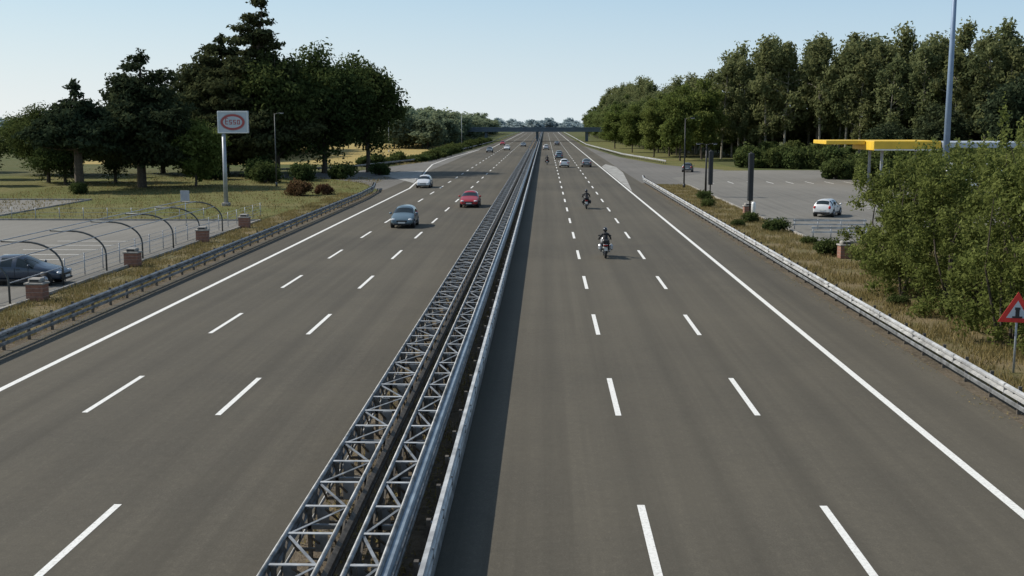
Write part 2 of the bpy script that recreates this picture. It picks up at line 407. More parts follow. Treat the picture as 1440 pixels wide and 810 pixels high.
def treemesh(name,trunks,clumps,L,leafk,barkk='bark',up=.35,shell=.6,asp=.5):
    b=MB(); b.mi(barkk)
    for pts,rad in trunks: b.tube(pts,rad,barkk,7,False)
    lv,lt=leafcloud(clumps,L,up,shell,asp)
    nb=len(b.f); o=len(b.v); nl=len(lt)
    vs=b.v+lv.tolist(); fs=b.f+(np.arange(nl*4).reshape(-1,4)+o).tolist()
    me=bpy.data.meshes.new(name); me.from_pydata(vs,[],fs)
    me.materials.append(M[barkk]); me.materials.append(M[leafk])
    me.polygons.foreach_set('material_index',[0]*nb+[1]*nl)
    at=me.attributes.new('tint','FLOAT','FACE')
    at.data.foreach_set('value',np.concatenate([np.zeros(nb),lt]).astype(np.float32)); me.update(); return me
def limb(a,bp,r0,r1,sag=.1):
    a=Vector(a);bp=Vector(bp);m=(a+bp)/2+Vector((random.uniform(-.1,.1),random.uniform(-.1,.1),-sag))*(bp-a).length
    return ([a,m,bp],[r0,(r0+r1)/2,r1])
def broadleaf(name,H,Rr,z0,leafk,L=.35,ncl=40,per=350,bark='bark',trunk=.35,squash=1,crf=(.18,.40)):
    zc=(H+z0)/2; rz=(H-z0)/2; cl=[];tr=[]
    tr.append(([(0,0,-.1),(.1,0,z0*.6),(0,.1,zc),(0,0,H*.9)],[trunk,trunk*.8,trunk*.55,.05]))
    ph=random.random()*6
    for i in range(ncl):
        d=np.array([random.gauss(0,1) for _ in range(3)]); d/=np.linalg.norm(d)
        rr=random.uniform(.3,.98)*(1+.14*math.sin(3*math.atan2(d[1],d[0])+ph))
        s=random.uniform(*crf)
        c=(d[0]*Rr*rr*(1-s*.5),d[1]*Rr*rr*(1-s*.5),zc+d[2]*rz*rr*(1-s*.3))
        cl.append((c,(Rr*s*1.15,Rr*s*1.15,Rr*s*.85*squash),int(per*random.uniform(.7,1.3)),random.uniform(.15,.85)))
        if i%2==0: tr.append(limb((0,0,max(z0*.6,c[2]*.65)),c,trunk*.35,.03,-.05))
    return treemesh(name,tr,cl,L,leafk,bark)
def cedar(name,H,Rr,z0,L=.32,lean=0,dens=1,leafk='lf_dark',tiers=13,flat=.32,pw=1.3,irr=.18):
    cl=[];tr=[([(0,0,-.1),(0,0,H*.4),(lean*.5,0,H*.75),(lean,0,H)],[.6,.45,.25,.04])]
    for t in range(tiers):
        f=t/(tiers-1); z=z0+(H-z0-.6)*f; R0=Rr*max(0,1-f**pw)*random.uniform(1-irr,1+irr)+.7
        k=max(2,int((5.5*(1-f)+2.5)*dens)); a0=random.random()*6.28
        for j in range(k):
            a=a0+6.28*j/k+random.uniform(-.3,.3); rv=random.uniform(.7,1.2)
            for q in(.45,.85):
                if q<.6 and R0<2: continue
                rr=R0*q*rv; lx=lean*max(0,f-.4)
                c=(lx+math.cos(a)*rr,math.sin(a)*rr,z+random.uniform(-.6,.6)+rr*.08)
                s=(.8+R0*.20)*random.uniform(.75,1.25)
                cl.append((c,(s,s,s*flat+.15),int(150*s*s*.8),random.uniform(.1,.8)))
            tr.append(limb((lx,0,z-.4),(lx+math.cos(a)*R0*rv*.9,math.sin(a)*R0*rv*.9,z),.12*(1-f)+.04,.02,.03))
    cl.append(((lean,0,H-.2),(.5,.5,1.0),120,.4))
    return treemesh(name,tr,cl,L,leafk,'bark',up=.6,shell=.5)
def foresttree(name,H,Rr,z0,leafk='lf_forest_haze',L=.36,n=28,per=170,bark='barkl'):
    cl=[];l=random.uniform(-1.2,1.2);tr=[([(0,0,-.1),(l*.3,0,H*.4),(l,0,H*.93)],[.26,.2,.04])]
    for i in range(n):
        f=(i+random.random())/n; z=z0+(H-z0)*f
        w=Rr*(math.sin(math.pi*min(1,(f*.80+.17)))**.7); a=random.random()*6.28; rr=w*random.uniform(.15,1.05)
        s=random.uniform(.8,1.9)
        c=(l*f+math.cos(a)*rr,math.sin(a)*rr,z+random.uniform(-.5,.5))
        cl.append((c,(s,s,s*1.15),int(per*s*.8),random.uniform(.1,.9)))
        tr.append(limb((l*f,0,z-1.5),c,.07,.02,-.05))
    return treemesh(name,tr,cl,L,leafk,bark,shell=.75)
def bushmesh(name,Rr,H,leafk,L=.12,ncl=14,per=350):
    cl=[];tr=[]
    for i in range(ncl):
        a=random.random()*6.28; rr=Rr*random.random()**.5*.7; s=Rr*random.uniform(.25,.5)
        z=random.uniform(.2,.8)*H*(1-.35*(rr/Rr)); c=(math.cos(a)*rr,math.sin(a)*rr,max(z,s*.6))
        cl.append((c,(s,s,s*.8),per,random.uniform(.1,.9))); tr.append(limb((0,0,0),c,.04,.01,-.02))
    return treemesh(name,tr,cl,L,leafk)

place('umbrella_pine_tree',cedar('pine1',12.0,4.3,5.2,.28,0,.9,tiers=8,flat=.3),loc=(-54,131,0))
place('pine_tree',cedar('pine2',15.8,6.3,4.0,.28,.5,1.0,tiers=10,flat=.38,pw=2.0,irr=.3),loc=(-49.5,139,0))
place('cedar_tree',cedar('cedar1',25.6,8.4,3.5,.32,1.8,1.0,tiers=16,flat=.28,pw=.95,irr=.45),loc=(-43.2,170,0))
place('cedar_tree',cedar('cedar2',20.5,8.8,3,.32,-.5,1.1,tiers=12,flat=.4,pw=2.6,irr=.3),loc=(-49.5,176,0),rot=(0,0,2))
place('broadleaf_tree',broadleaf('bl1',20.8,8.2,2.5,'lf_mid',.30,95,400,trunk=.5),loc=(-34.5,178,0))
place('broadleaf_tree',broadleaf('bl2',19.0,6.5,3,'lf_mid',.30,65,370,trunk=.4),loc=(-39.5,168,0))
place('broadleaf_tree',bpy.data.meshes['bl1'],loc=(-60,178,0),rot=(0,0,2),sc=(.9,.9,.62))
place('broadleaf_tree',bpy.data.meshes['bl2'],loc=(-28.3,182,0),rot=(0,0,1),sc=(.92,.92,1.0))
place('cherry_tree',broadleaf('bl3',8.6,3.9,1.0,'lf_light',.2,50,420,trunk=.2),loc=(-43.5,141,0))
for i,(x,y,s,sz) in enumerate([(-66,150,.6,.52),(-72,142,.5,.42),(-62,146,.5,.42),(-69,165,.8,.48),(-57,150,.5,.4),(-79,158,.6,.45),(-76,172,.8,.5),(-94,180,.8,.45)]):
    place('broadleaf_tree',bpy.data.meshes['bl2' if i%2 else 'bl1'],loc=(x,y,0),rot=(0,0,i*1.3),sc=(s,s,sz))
rb=bushmesh('redbush',1.6,1.7,'lf_red',.12)
place('reddish_shrub',rb,loc=(-26.8,124,0)); place('reddish_shrub',rb,loc=(-24.5,126,0),rot=(0,0,2),sc=(.7,.7,.7))
gb=bushmesh('greenbush',1.8,1.9,'lf_mid',.14)
for x,y,s in((-37,150,1.4),(-33,155,1.3),(-28.5,160,1.2),(-52,126,.7),(-40,160,1.6),(-46,158,1.5),(-25,172,1)):
    place('shrub',gb,loc=(x,y,0),rot=(0,0,x),sc=(s,s,s))
FT=[foresttree('ft%d'%i,random.uniform(19,24),random.uniform(3.2,4.8),random.uniform(5,10)) for i in range(6)]
FW=[broadleaf('fw%d'%i,random.uniform(17,21),random.uniform(4.5,6),1.5,'lf_wood',.42,46,190,trunk=.25) for i in range(3)]
def inst(parent,meshes,x,y,s=1,sz=None,name='tree'):
    place(name,random.choice(meshes),parent,(x,y,0),(0,0,random.random()*6.28),(s,s,sz or s))
fo=empty('poplar_forest')
for row in range(5):
    n=21
    for i in range(n):
        if random.random()<.05: continue
        t=(i+random.uniform(-.4,.4)+.5*(row%2))/n
        x=38+t*85+row*2.8; y=252-t*88+row*4.8
        s=random.uniform(.82,1.1); inst(fo,FT,x+random.uniform(-1.2,1.2),y+random.uniform(-1.2,1.2),s,s)
for i in range(26):
    t=i/26; inst(fo,FW,48+t*85,262-t*88+14,.8,random.uniform(.45,.65))
for i in range(16):
    t=i/16; inst(fo,FW,42+t*70,246-t*72,random.uniform(.35,.5),random.uniform(.16,.3))
rw=empty('roadside_woodland')
y=262
while y<640:
    xr=31-(y-262)*.018; q=.78 if y<380 else .95
    inst(rw,FW,xr+random.uniform(-1,1.5),y,random.uniform(.7,.95),random.uniform(.68,.9))
    inst(rw,FT,xr+7+random.uniform(-1,1),y+2,.9,random.uniform(.88,1.05)*q)
    inst(rw,FW,xr+14,y+1,1.0,random.uniform(.85,1.0)*q)
    y+=6.5+(y-260)*.01
FL=broadleaf('fl1',15.5,4.6,1.2,'lf_light',.3,58,300,trunk=.25)
for x,y,s,sz in((28,238,.9,.95),(33.5,246,1.0,1.05),(24.8,262,.8,.8),(22.8,300,.8,.75),(21,345,.9,.8),(29,268,1,.9)):
    place('broadleaf_tree',FL,loc=(x,y,0),rot=(0,0,x),sc=(s,s,sz))
DT=broadleaf('dt1',16.5,6,1.0,'lf_dark',.36,60,260,trunk=.3)
for x,y,s,sz in((75,186,1,1),(84,180,1.1,1.05),(66,192,.8,.7),(94,174,1.1,1.0),(58,197,.7,.5)): place('broadleaf_tree',DT,loc=(x,y,0),rot=(0,0,x),sc=(s,s,sz))
hd=empty('hedge')
HB=bushmesh('hb',3.0,3.6,'lf_mid',.28,20,260)
for i in range(22):
    t=i/21; place('bush',HB,hd,(36+t*46,203-t*24+random.uniform(-1,1),0),(0,0,i),(.9+random.random()*.3,)*2+(random.uniform(.8,1.35),))
for i in range(8): place('bush',HB,hd,(41+i*3.2,163+random.uniform(-1,1),0),(0,0,i),(.8,.8,random.uniform(.7,.95)))
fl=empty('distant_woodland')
FF=[broadleaf('ff%d'%i,15,6,.8,'lf_far_haze',.6,30,140,trunk=.25) for i in range(2)]
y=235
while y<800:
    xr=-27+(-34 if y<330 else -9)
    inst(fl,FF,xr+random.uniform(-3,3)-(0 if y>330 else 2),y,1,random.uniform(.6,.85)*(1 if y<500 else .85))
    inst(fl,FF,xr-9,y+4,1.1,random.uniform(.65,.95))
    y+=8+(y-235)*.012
hg=empty('hedge')
for i in range(46):
    y=205+i*5.2; place('bush',HB,hg,(-25.0-(max(0,(235-y)*.25))+random.uniform(-.6,.6)+(y-205)*.010,y,0),(0,0,i),(.6,.7,random.uniform(.4,.75)))
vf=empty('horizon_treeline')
FV=[broadleaf('fv%d'%i,13,8,.5,'lf_vfar_haze',1.1,26,90,trunk=.25) for i in range(2)]
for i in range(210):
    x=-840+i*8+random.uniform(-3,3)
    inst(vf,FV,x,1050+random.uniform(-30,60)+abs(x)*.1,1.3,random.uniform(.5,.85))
def bigbush():
    cl=[];tr=[]
    stems=[(17.0,41.5,6.6,2.5),(18.6,43.5,7.6,2.8),(16.9,48,6.2,2.4),(19.4,50,6.9,3.0),(18.2,55,6.3,2.7),(20.8,58,5.8,2.6),(17.3,38.2,5.6,2.1),(20.5,44,7.6,3),(18.8,38,7.2,2.6),(17.6,60.5,5.4,2.4),(16.8,53,5.6,2.2),(22,52,6,3)]
    for sx,sy,h,r in stems:
        for k in range(5):
            tr.append(limb((sx+random.uniform(-.4,.4),sy+random.uniform(-.4,.4),0),(sx+random.uniform(-1,1)*r*.6,sy+random.uniform(-1,1)*r*.6,h*random.uniform(.7,.98)),.06,.012,-.02))
        for k in range(62):
            f=random.random(); z=.25+f*(h-.5)
            w=r*(1-abs(f-.34)**1.7*1.1)*random.uniform(.3,1.0); a=random.random()*6.28
            s=random.uniform(.26,.62)
            c=(sx+math.cos(a)*w*.85,sy+math.sin(a)*w,z)
            if c[0]<14.9+max(0,(40-c[1])*.5) or (c[1]<39.5 and c[0]<16.4 and z<3.2): continue
            cl.append((c,(s,s,s*.9),int(430*s),random.uniform(.05,.95)))
        for k in range(12):
            a=random.random()*6.28; x0=sx+math.cos(a)*r*.5;y0=sy+math.sin(a)*r*.5
            cl.append(((x0,y0,h*random.uniform(.85,1.08)),(.18,.18,.65),90,random.uniform(.4,1)))
    return treemesh('bigbush',tr,cl,.085,'lf_light','bark',up=.3,shell=.65,asp=.45)
place('large_shrub',bigbush())
for x,y,s in((17.3,69,.62),(15.6,50,.3),(17,84,.6),(16.6,92,.5),(15.4,108,.5),(16.5,118,.6),(17.4,75,.35),(14.9,88,.35),(21,67,.9),(24,64,1.1),(27,70,1.0)):
    place('shrub',gb,loc=(x,y,-.05),rot=(0,0,y),sc=(s,s,s*.9))

# ---------------------------------------------------------------- far bridge
e=empty('motorway_bridge',(0,470,0))
b=MB(); b.box((0,0,4.55),(150,9,1.3),'concd'); b.box((0,-4.45,5.45),(150,.25,.5),'concd'); b.box((0,4.45,5.45),(150,.25,.5),'concd'); b.build('deck',e)
b=MB()
for x in(-24,-3.2,17): b.box((x,0,1.95),(1.0,7,3.9),'concd')
b.build('piers',e)
b=MB(); 
for s in(-1,1): b.add([(s*26,-14,-.1),(s*26,14,-.1),(s*36,4,3.85),(s*36,-4,3.85),(s*120,-14,-.1),(s*120,14,-.1),(s*120,4,3.85),(s*120,-4,3.85)],[(0,1,2,3),(0,3,7,4),(1,5,6,2),(3,2,6,7)],'ground')
b.build('embankment',e)

# ---------------------------------------------------------------- left furniture
def lamp(name,x,y,H,arms=(1,),k='pole',r=.09):
    e=empty(name,(x,y,0)); b=MB(); b.tube([(0,0,0),(0,0,H*.5),(0,0,H)],[r,r*.8,r*.5],k,10); b.tube([(0,0,0),(0,0,.5)],[r*1.6,r*1.5],k,10); b.build('pole',e)
    b=MB()
    for s in arms:
        b.tube([(0,0,H-.15),(s*.3,0,H+.02),(s*.6,0,H+.05)],.035,k,6)
        b.cbox((s*.85,0,H+.05),(.6,.26,.12),k,.05); b.box((s*.9,0,H-.02),(.4,.18,.03),'lamp')
    b.build('lamp_heads',e); return e
lamp('street_lamp',-33.6,142,9,(1,),'steel_d'); lamp('street_lamp',-28.9,188,8.8,(1,),'steel_d')
lamp('street_lamp',17.4,124,5.6,(1,-1),'black',.13); lamp('street_lamp',17.0,140,8.4,(1,),'black',.1)
lamp('street_lamp',-41,300,11,(1,)); lamp('street_lamp',-24,330,10,(1,))
e=empty('petrol_station_sign',(-30.6,108.5,0))
b=MB(); b.tube([(0,0,0),(0,0,6.9)],[.22,.17],'pole',12); b.cbox((0,0,.15),(.7,.7,.3),'conc',.04); b.build('pole',e)
b=MB(); b.cbox((.95,0,7.95),(2.95,.34,2.1),'grey',.05)
b.build('cabinet',e)
b=MB(); 
for (cx,cz,sx,sz) in((.95,8.93,2.8,.1),(.95,6.97,2.8,.1),(-.46,7.95,.1,1.86),(2.36,7.95,.1,1.86)): b.box((cx,-.18,cz),(sx,.04,sz),'white')
b.build('frame',e)
def ellipse(b,cx,cz,rx,rz,y,k,n=40): b.add([(cx+rx*math.cos(6.2832*i/n),y,cz+rz*math.sin(6.2832*i/n)) for i in range(n)],[list(range(n))],k)
b=MB(); ellipse(b,.95,7.95,1.22,.82,-.175,'pole'); ellipse(b,.95,7.95,1.15,.75,-.182,'logored'); ellipse(b,.95,7.95,.92,.54,-.189,'grey')
for i,cx in enumerate((.38,.76,1.14,1.52)):
    y=-.194
    def bar(x0,x1,z0,z1): b.add([(x0,y,z0),(x1,y,z0),(x1,y,z1),(x0,y,z1)],[(0,1,2,3)],'logored')
    h=.55 if i==0 else .36; z0=7.73; w=.27
    bar(cx-w/2,cx+w/2,z0,z0+.08); bar(cx-w/2,cx+w/2,z0+h,z0+h+.08)
    if i<3: bar(cx-w/2+.002,cx+w/2,z0+h/2,z0+h/2+.07)
    bar(cx-w/2,cx-w/2+.08,z0+(.08 if i in(0,3) else h/2+.07),z0+h)
    if i>0: bar(cx+w/2-.08,cx+w/2,z0+.08,z0+(h if i==3 else h/2))
b.build('oval_logo',e)
e=empty('traffic_sign',(-27.7,87,0)); b=MB(); b.tube([(0,0,0),(0,0,2.3)],.035,'pole',8); b.build('pole',e)
b=MB(); b.cbox((0,-.05,2.35),(.7,.03,.8),'pole',.01); b.box((0,-.03,2.35),(.05,.03,.6),'steel_d'); b.build('panel',e)
e=empty('shelter_frame',(-23.75,0,0)); b=MB()
Ys=[49.3,55,60.6,66.2,71.8,77.4,83]
for y in Ys:
    pts=[(0,y,0),(0,y,.9)]+[(-1.9+1.9*math.cos(a),y,.9+1.25*math.sin(a)) for a in [math.pi/2*i/8 for i in range(1,9)]]+[(-3.0,y,2.17)]
    b.tube(pts,.05,'steel_d',8)
b.build('hoops',e)
b=MB()
for x,z in((-1.9,2.19),(-3.0,2.21),(-.55,1.82),(0,.9)): b.tube([(x,49.3,z),(x,83,z)],.025,'pole',6)
b.build('purlins',e)
b=MB()
y=56.5
while y<98: b.tube([(-24.3,y,0),(-24.3,y,1.15)],.03,'pole',6); y+=2.5
for z in(.15,.4,.65,.9,1.12): b.tube([(-24.3,56.5,z),(-24.3,97,z)],.012,'pole',4)
b.build('wire_fence')
b=MB()
for i in range(18): b.tube([(-28-i*2,92.6,0),(-28-i*2,92.6,1.0)],.03,'pole',6)
for z in(.3,.6,.95): b.tube([(-28,92.6,z),(-62,92.6,z)],.014,'pole',4)
b.build('wire_fence')
def bin_(x,y,s=1):
    e=empty('brick_litter_bin',(x,y,0),random.uniform(-.1,.1),s); b=MB(); b.box((0,0,.37),(.78,.6,.74),'brick')
    for z in(.2,.4,.58): b.box((0,0,z),(.785,.605,.012),'conc')
    b.build('brick_body',e)
    b=MB(); b.cbox((0,0,.79),(.9,.7,.09),'conc',.02); b.cbox((0,0,.93),(.62,.46,.2),'conc',.05); b.box((0,-.236,.93),(.4,.02,.09),'black'); b.build('lid',e)
for x,y in((-23.0,62.5),(-22.9,50.2),(-23.0,75.6),(-22.9,86),(17.8,67.5),(17.6,99)): bin_(x,y)

# ---------------------------------------------------------------- right furniture
def pylon(x,y,h,w):
    e=empty('banner_pylon',(x,y,0)); b=MB(); b.tube([(0,0,0),(0,0,h)],.07,'black',8); b.build('post',e)
    b=MB(); b.cbox((0,-.02,h*.62),(w,.5,h*.72),'black',.05); b.build('panel',e)
pylon(17.2,96,5.5,.42); pylon(17.75,123,5.0,.45)
e=empty('marker_bollard',(17.25,94.6,0)); b=MB(); b.tube([(0,0,0),(0,0,1.25),(0,0,1.4),(0,0,1.45)],[.17,.17,.14,.05],'white',12); b.build('body',e)
e=empty('lighting_mast',(48.5,140,0)); b=MB(); b.tube([(0,0,0),(0,0,15),(0,0,32)],[.42,.32,.2],'mast',14); b.cbox((0,0,.2),(1.4,1.4,.5),'conc',.05); b.build('mast',e)
b=MB(); b.tube([(1.2*math.cos(a),1.2*math.sin(a),31.5) for a in [6.2832*i/16 for i in range(17)]],.06,'mast',6)
for i in range(6):
    a=i*1.047; b.cbox((1.4*math.cos(a),1.4*math.sin(a),31.4),(.5,.5,.3),'pole',.08); b.beam((0,0,31.6),(1.2*math.cos(a),1.2*math.sin(a),31.5),.06,.06,'mast')
b.build('lamp_ring',e)
e=empty('petrol_station_canopy',(0,0,0))
b=MB(); b.cbox((38.6,152,5.35),(5.0,7,.5),'yellow',.05); b.cbox((45.4,150,5.0),(8.4,10,1.2),'yellow',.06); b.build('yellow_fascia',e)
b=MB(); b.cbox((55.5,150,5.1),(11.6,10.4,.7),'grey',.05); b.box((45.4,144.9,4.5),(8.2,.06,.16),'white'); b.build('white_fascia',e)
b=MB()
for x in(43,49,56):
    for y in(147.5,153): b.box((x,y,2.2),(.3,.3,4.4),'pole')
b.build('columns',e)
b=MB()
for x in(43,49,54):
    b.cbox((x+1.4,150,.9),(.6,1.0,1.7),'grey',.06); b.box((x+1.4,149.49,1.25),(.45,.03,.5),'black'); b.box((x+1.4,150,.08),(1.2,2.4,.16),'conc'); b.box((x+1.4,149.48,.55),(.5,.03,.3),'yellow')
b.build('fuel_pumps',e)
e=empty('parking_barrier',(0,0,0)); b=MB()
for yy,x0,x1 in((86,18.8,24),(80,18.8,22.5)):
    for i in range(4): 
        x=x0+(x1-x0)*i/3; b.tube([(x,yy,-.03),(x,yy,.75)],.04,'pole',8)
    b.box(((x0+x1)/2,yy-.05,.65),(x1-x0+.3,.04,.14),'galvw'); b.box(((x0+x1)/2,yy-.05,.35),(x1-x0+.3,.04,.10),'galvw')
b.build('rails',e)
e=empty('warning_sign',(15.1,36.3,0),R(-14)); b=MB(); b.tube([(0,0,0),(0,0,2.35)],.035,'pole',8); b.build('pole',e)
def tri(b,s,y,k,zc=1.98,th=0):
    pts=[(s*math.cos(a),y,zc+s*math.sin(a)) for a in(R(90),R(210),R(330))]
    b.add(pts,[(0,1,2)],k)
b=MB()
s=.66; f=[(s*math.cos(a),-.05,1.98+s*math.sin(a)) for a in(R(90),R(210),R(330))]; g=[(x,-.02,z) for x,_,z in f]
b.add(f+g,[(0,1,2),(3,5,4),(0,3,4,1),(1,4,5,2),(2,5,3,0)],'red')
tri(b,.38,-.054,'grey'); b.cbox((0,-.062,1.93),(.12,.012,.26),'black',.003); b.cbox((.0,-.064,2.1),(.16,.012,.08),'black',.003); b.box((0,-.058,1.82),(.3,.006,.06),'black'); b.build('triangle_panel',e)

# ---------------------------------------------------------------- vehicles
SED=[(2.20,.62,.50,.54,.52),(2.10,.80,.64,.68,.68),(1.45,.86,.80,.87,.74),(.92,.87,.88,.96,.74),(.20,.87,.92,1.38,.58),(-.02,.87,.92,1.43,.58),(-.10,.87,.92,1.44,.58),(-.9,.87,.93,1.42,.57),(-.98,.87,.93,1.40,.57),(-1.62,.86,.94,1.04,.66),(-2.1,.83,.90,.98,.68),(-2.22,.72,.68,.74,.6)]
HAT=[(1.95,.60,.48,.52,.50),(1.86,.78,.66,.70,.66),(1.35,.83,.82,.90,.72),(.95,.84,.88,.98,.72),(.30,.84,.92,1.42,.58),(.08,.84,.92,1.47,.58),(0,.84,.92,1.48,.58),(-1.1,.84,.94,1.47,.57),(-1.2,.84,.94,1.46,.57),(-1.48,.84,.95,1.42,.56),(-1.82,.80,.95,1.06,.62),(-1.92,.70,.66,.74,.6)]
def car(name,x,y,rz,paint,kind='hat',sc=1):
    S=SED if kind=='sed' else HAT
    e=empty(name,(x,y,0),rz,sc)
    b=MB(); vs=[];n=9
    for X,w,zb,zt,wt in S:
        lo=.24
        half=[(w*.90,lo),(w,lo+.18),(w*.985,zb),(wt,zt)]
        ring=[(X,a,z) for a,z in half]+[(X,0,zt+.035)]+[(X,-a,z) for a,z in half[::-1]]
        vs+=ring
    b.v=vs
    re=8 if kind=='sed' else 9
    for i in range(len(S)-1):
        for j in range(n):
            a=i*n+j;c=i*n+(j+1)%n; k=paint
            if j in(2,5) and 4<=i<re and i not in(5,7): k='glass'
            if j in(2,5) and i==3: k='glass'
            if j in(2,5) and i==8 and kind=='hat': k='glass'
            if j in(3,4) and i==3: k='glass'
            if j in(3,4) and i==(8 if kind=='sed' else 9): k='glass'
            if j==8: k='trim'
            b.f.append([a,c,c+n,a+n]); b.m.append(b.mi(k)); b.sm.append(True)
    b.f.append(list(range(n))[::-1]); b.m.append(b.mi(paint)); b.sm.append(True)
    b.f.append([(len(S)-1)*n+j for j in range(n)]); b.m.append(b.mi(paint)); b.sm.append(True)
    o=b.build('body',e); md=o.modifiers.new('s','SUBSURF'); md.levels=2; md.render_levels=2
    L0=S[0][0]; L1=S[-1][0]; w=.86 if kind=='sed' else .83
    fx=L0-.78; rx=L1+.78
    b=MB()
    for wx in(fx,rx):
        for s in(-1,1):
            b.disc((wx,s*(w-.10),.33),.37,.215,'trim','Y',20)
            b.disc((wx,s*(w-.09),.31),.31,.23,'tyre','Y',22)
            b.disc((wx,s*(w-.085),.31),.19,.235,'rim','Y',14)
            b.disc((wx,s*(w-.083),.31),.06,.24,'trim','Y',10)
            for q in range(5):
                a=q*1.2566; b.box((wx+.12*math.cos(a),s*(w+.034),.31+.12*math.sin(a)),(.035,.008,.035),'trim')
    b.build('wheels',e)
    b=MB(); fz=.60
    for s in(-1,1):
        b.ell((L0-.14,s*.60,fz+.03),(.14,.17,.075),'lamp',10,6)
        b.ell((L1+.12,s*.62,.80),(.12,.13,.12 if kind=='sed' else .17),'tail',10,6)
        b.ell((.72,s*(w+.10),1.0),(.07,.11,.08),paint,8,6)
    b.cbox((L0-.03,0,.52),(.08,.75,.12),'trim',.02); b.cbox((L0-.02,0,.30),(.10,1.2,.12),'trim',.03)
    b.box((L0+.03,0,.42),(.015,.5,.11),'plate'); b.box((L1-.02,0,.62 if kind=='hat' else .6),(.015,.5,.11),'plate')
    b.cbox((L1+.02,0,.36),(.12,1.35,.16),'trim',.04)
    for s in(-1,1):
        b.box(((fx+rx)/2,s*(w-.02),.27),(fx-rx-.8,.05,.10),'trim')
        for dx in((.62,-.06,-.95)): b.box((dx,s*(w+.004),.62),(.012,.012,.5),'trim')
        b.box((.10,s*(w+.006),.80),(.16,.02,.03),'trim')
    b.build('lamps_and_trim',e); return e
car('parked_car',-26.0,55.6,0,'cblue','sed')
car('blue_car',-10.8,87.5,R(-90),'csilv','hat',1.07)
car('red_car',-7.1,108.5,R(-90),'cred','sed',1.02)
car('white_car',-14.8,140,R(-90),'cwhite','hat',1.02)
car('white_parked_car',24.3,98.5,R(62),'cwhite','hat',1.0)
car('white_parked_car',46.5,174,R(10),'cwhite','hat',1.0)
car('white_car',3.4,203,R(90),'cwhite','hat'); car('grey_car',7.4,205,R(90),'cgrey','sed')
car('grey_car',3.0,248,R(90),'csilv','hat'); car('grey_car',3.2,262,R(90),'cgrey','hat'); car('white_car',.3,330,R(90),'cwhite','hat'); car('grey_car',4,390,R(90),'cgrey','sed')
car('white_car',-10.8,325,R(-90),'cwhite','hat'); car('grey_car',-14.5,300,R(-90),'cgrey','hat'); car('grey_car',-7,370,R(-90),'cgrey','sed'); car('red_car',-14.6,395,R(-90),'cred','hat')
car('grey_parked_car',23,185,R(80),'cgrey','hat')
def truck(x,y,rz):
    e=empty('white_truck',(x,y,0),rz); b=MB(); b.cbox((-1.2,0,2.35),(6.6,2.45,2.9),'white',.04); b.box((-1.2,0,.82),(6.8,2.3,.16),'trim'); b.build('cargo_box',e)
    b=MB(); b.cbox((3.15,0,1.55),(1.9,2.3,2.1),'white',.18); b.box((4.08,0,1.95),(.08,1.9,.75),'glass')
    for s in(-1,1): b.box((3.3,s*1.14,1.95),(1.0,.05,.65),'glass'); b.box((4.1,s*.85,.95),(.06,.35,.2),'lamp'); b.box((3.95,s*1.35,2.0),(.1,.2,.4),'trim')
    b.cbox((4.05,0,.6),(.25,2.3,.35),'trim',.05); b.build('cab',e)
    b=MB()
    for wx in(3.2,-2.6):
        for s in(-1,1): b.disc((wx,s*1.0,.46),.46,.3,'tyre','Y',22); b.disc((wx,s*1.0,.46),.25,.32,'rim','Y',14)
    b.build('wheels',e)
truck(43,118,R(170))

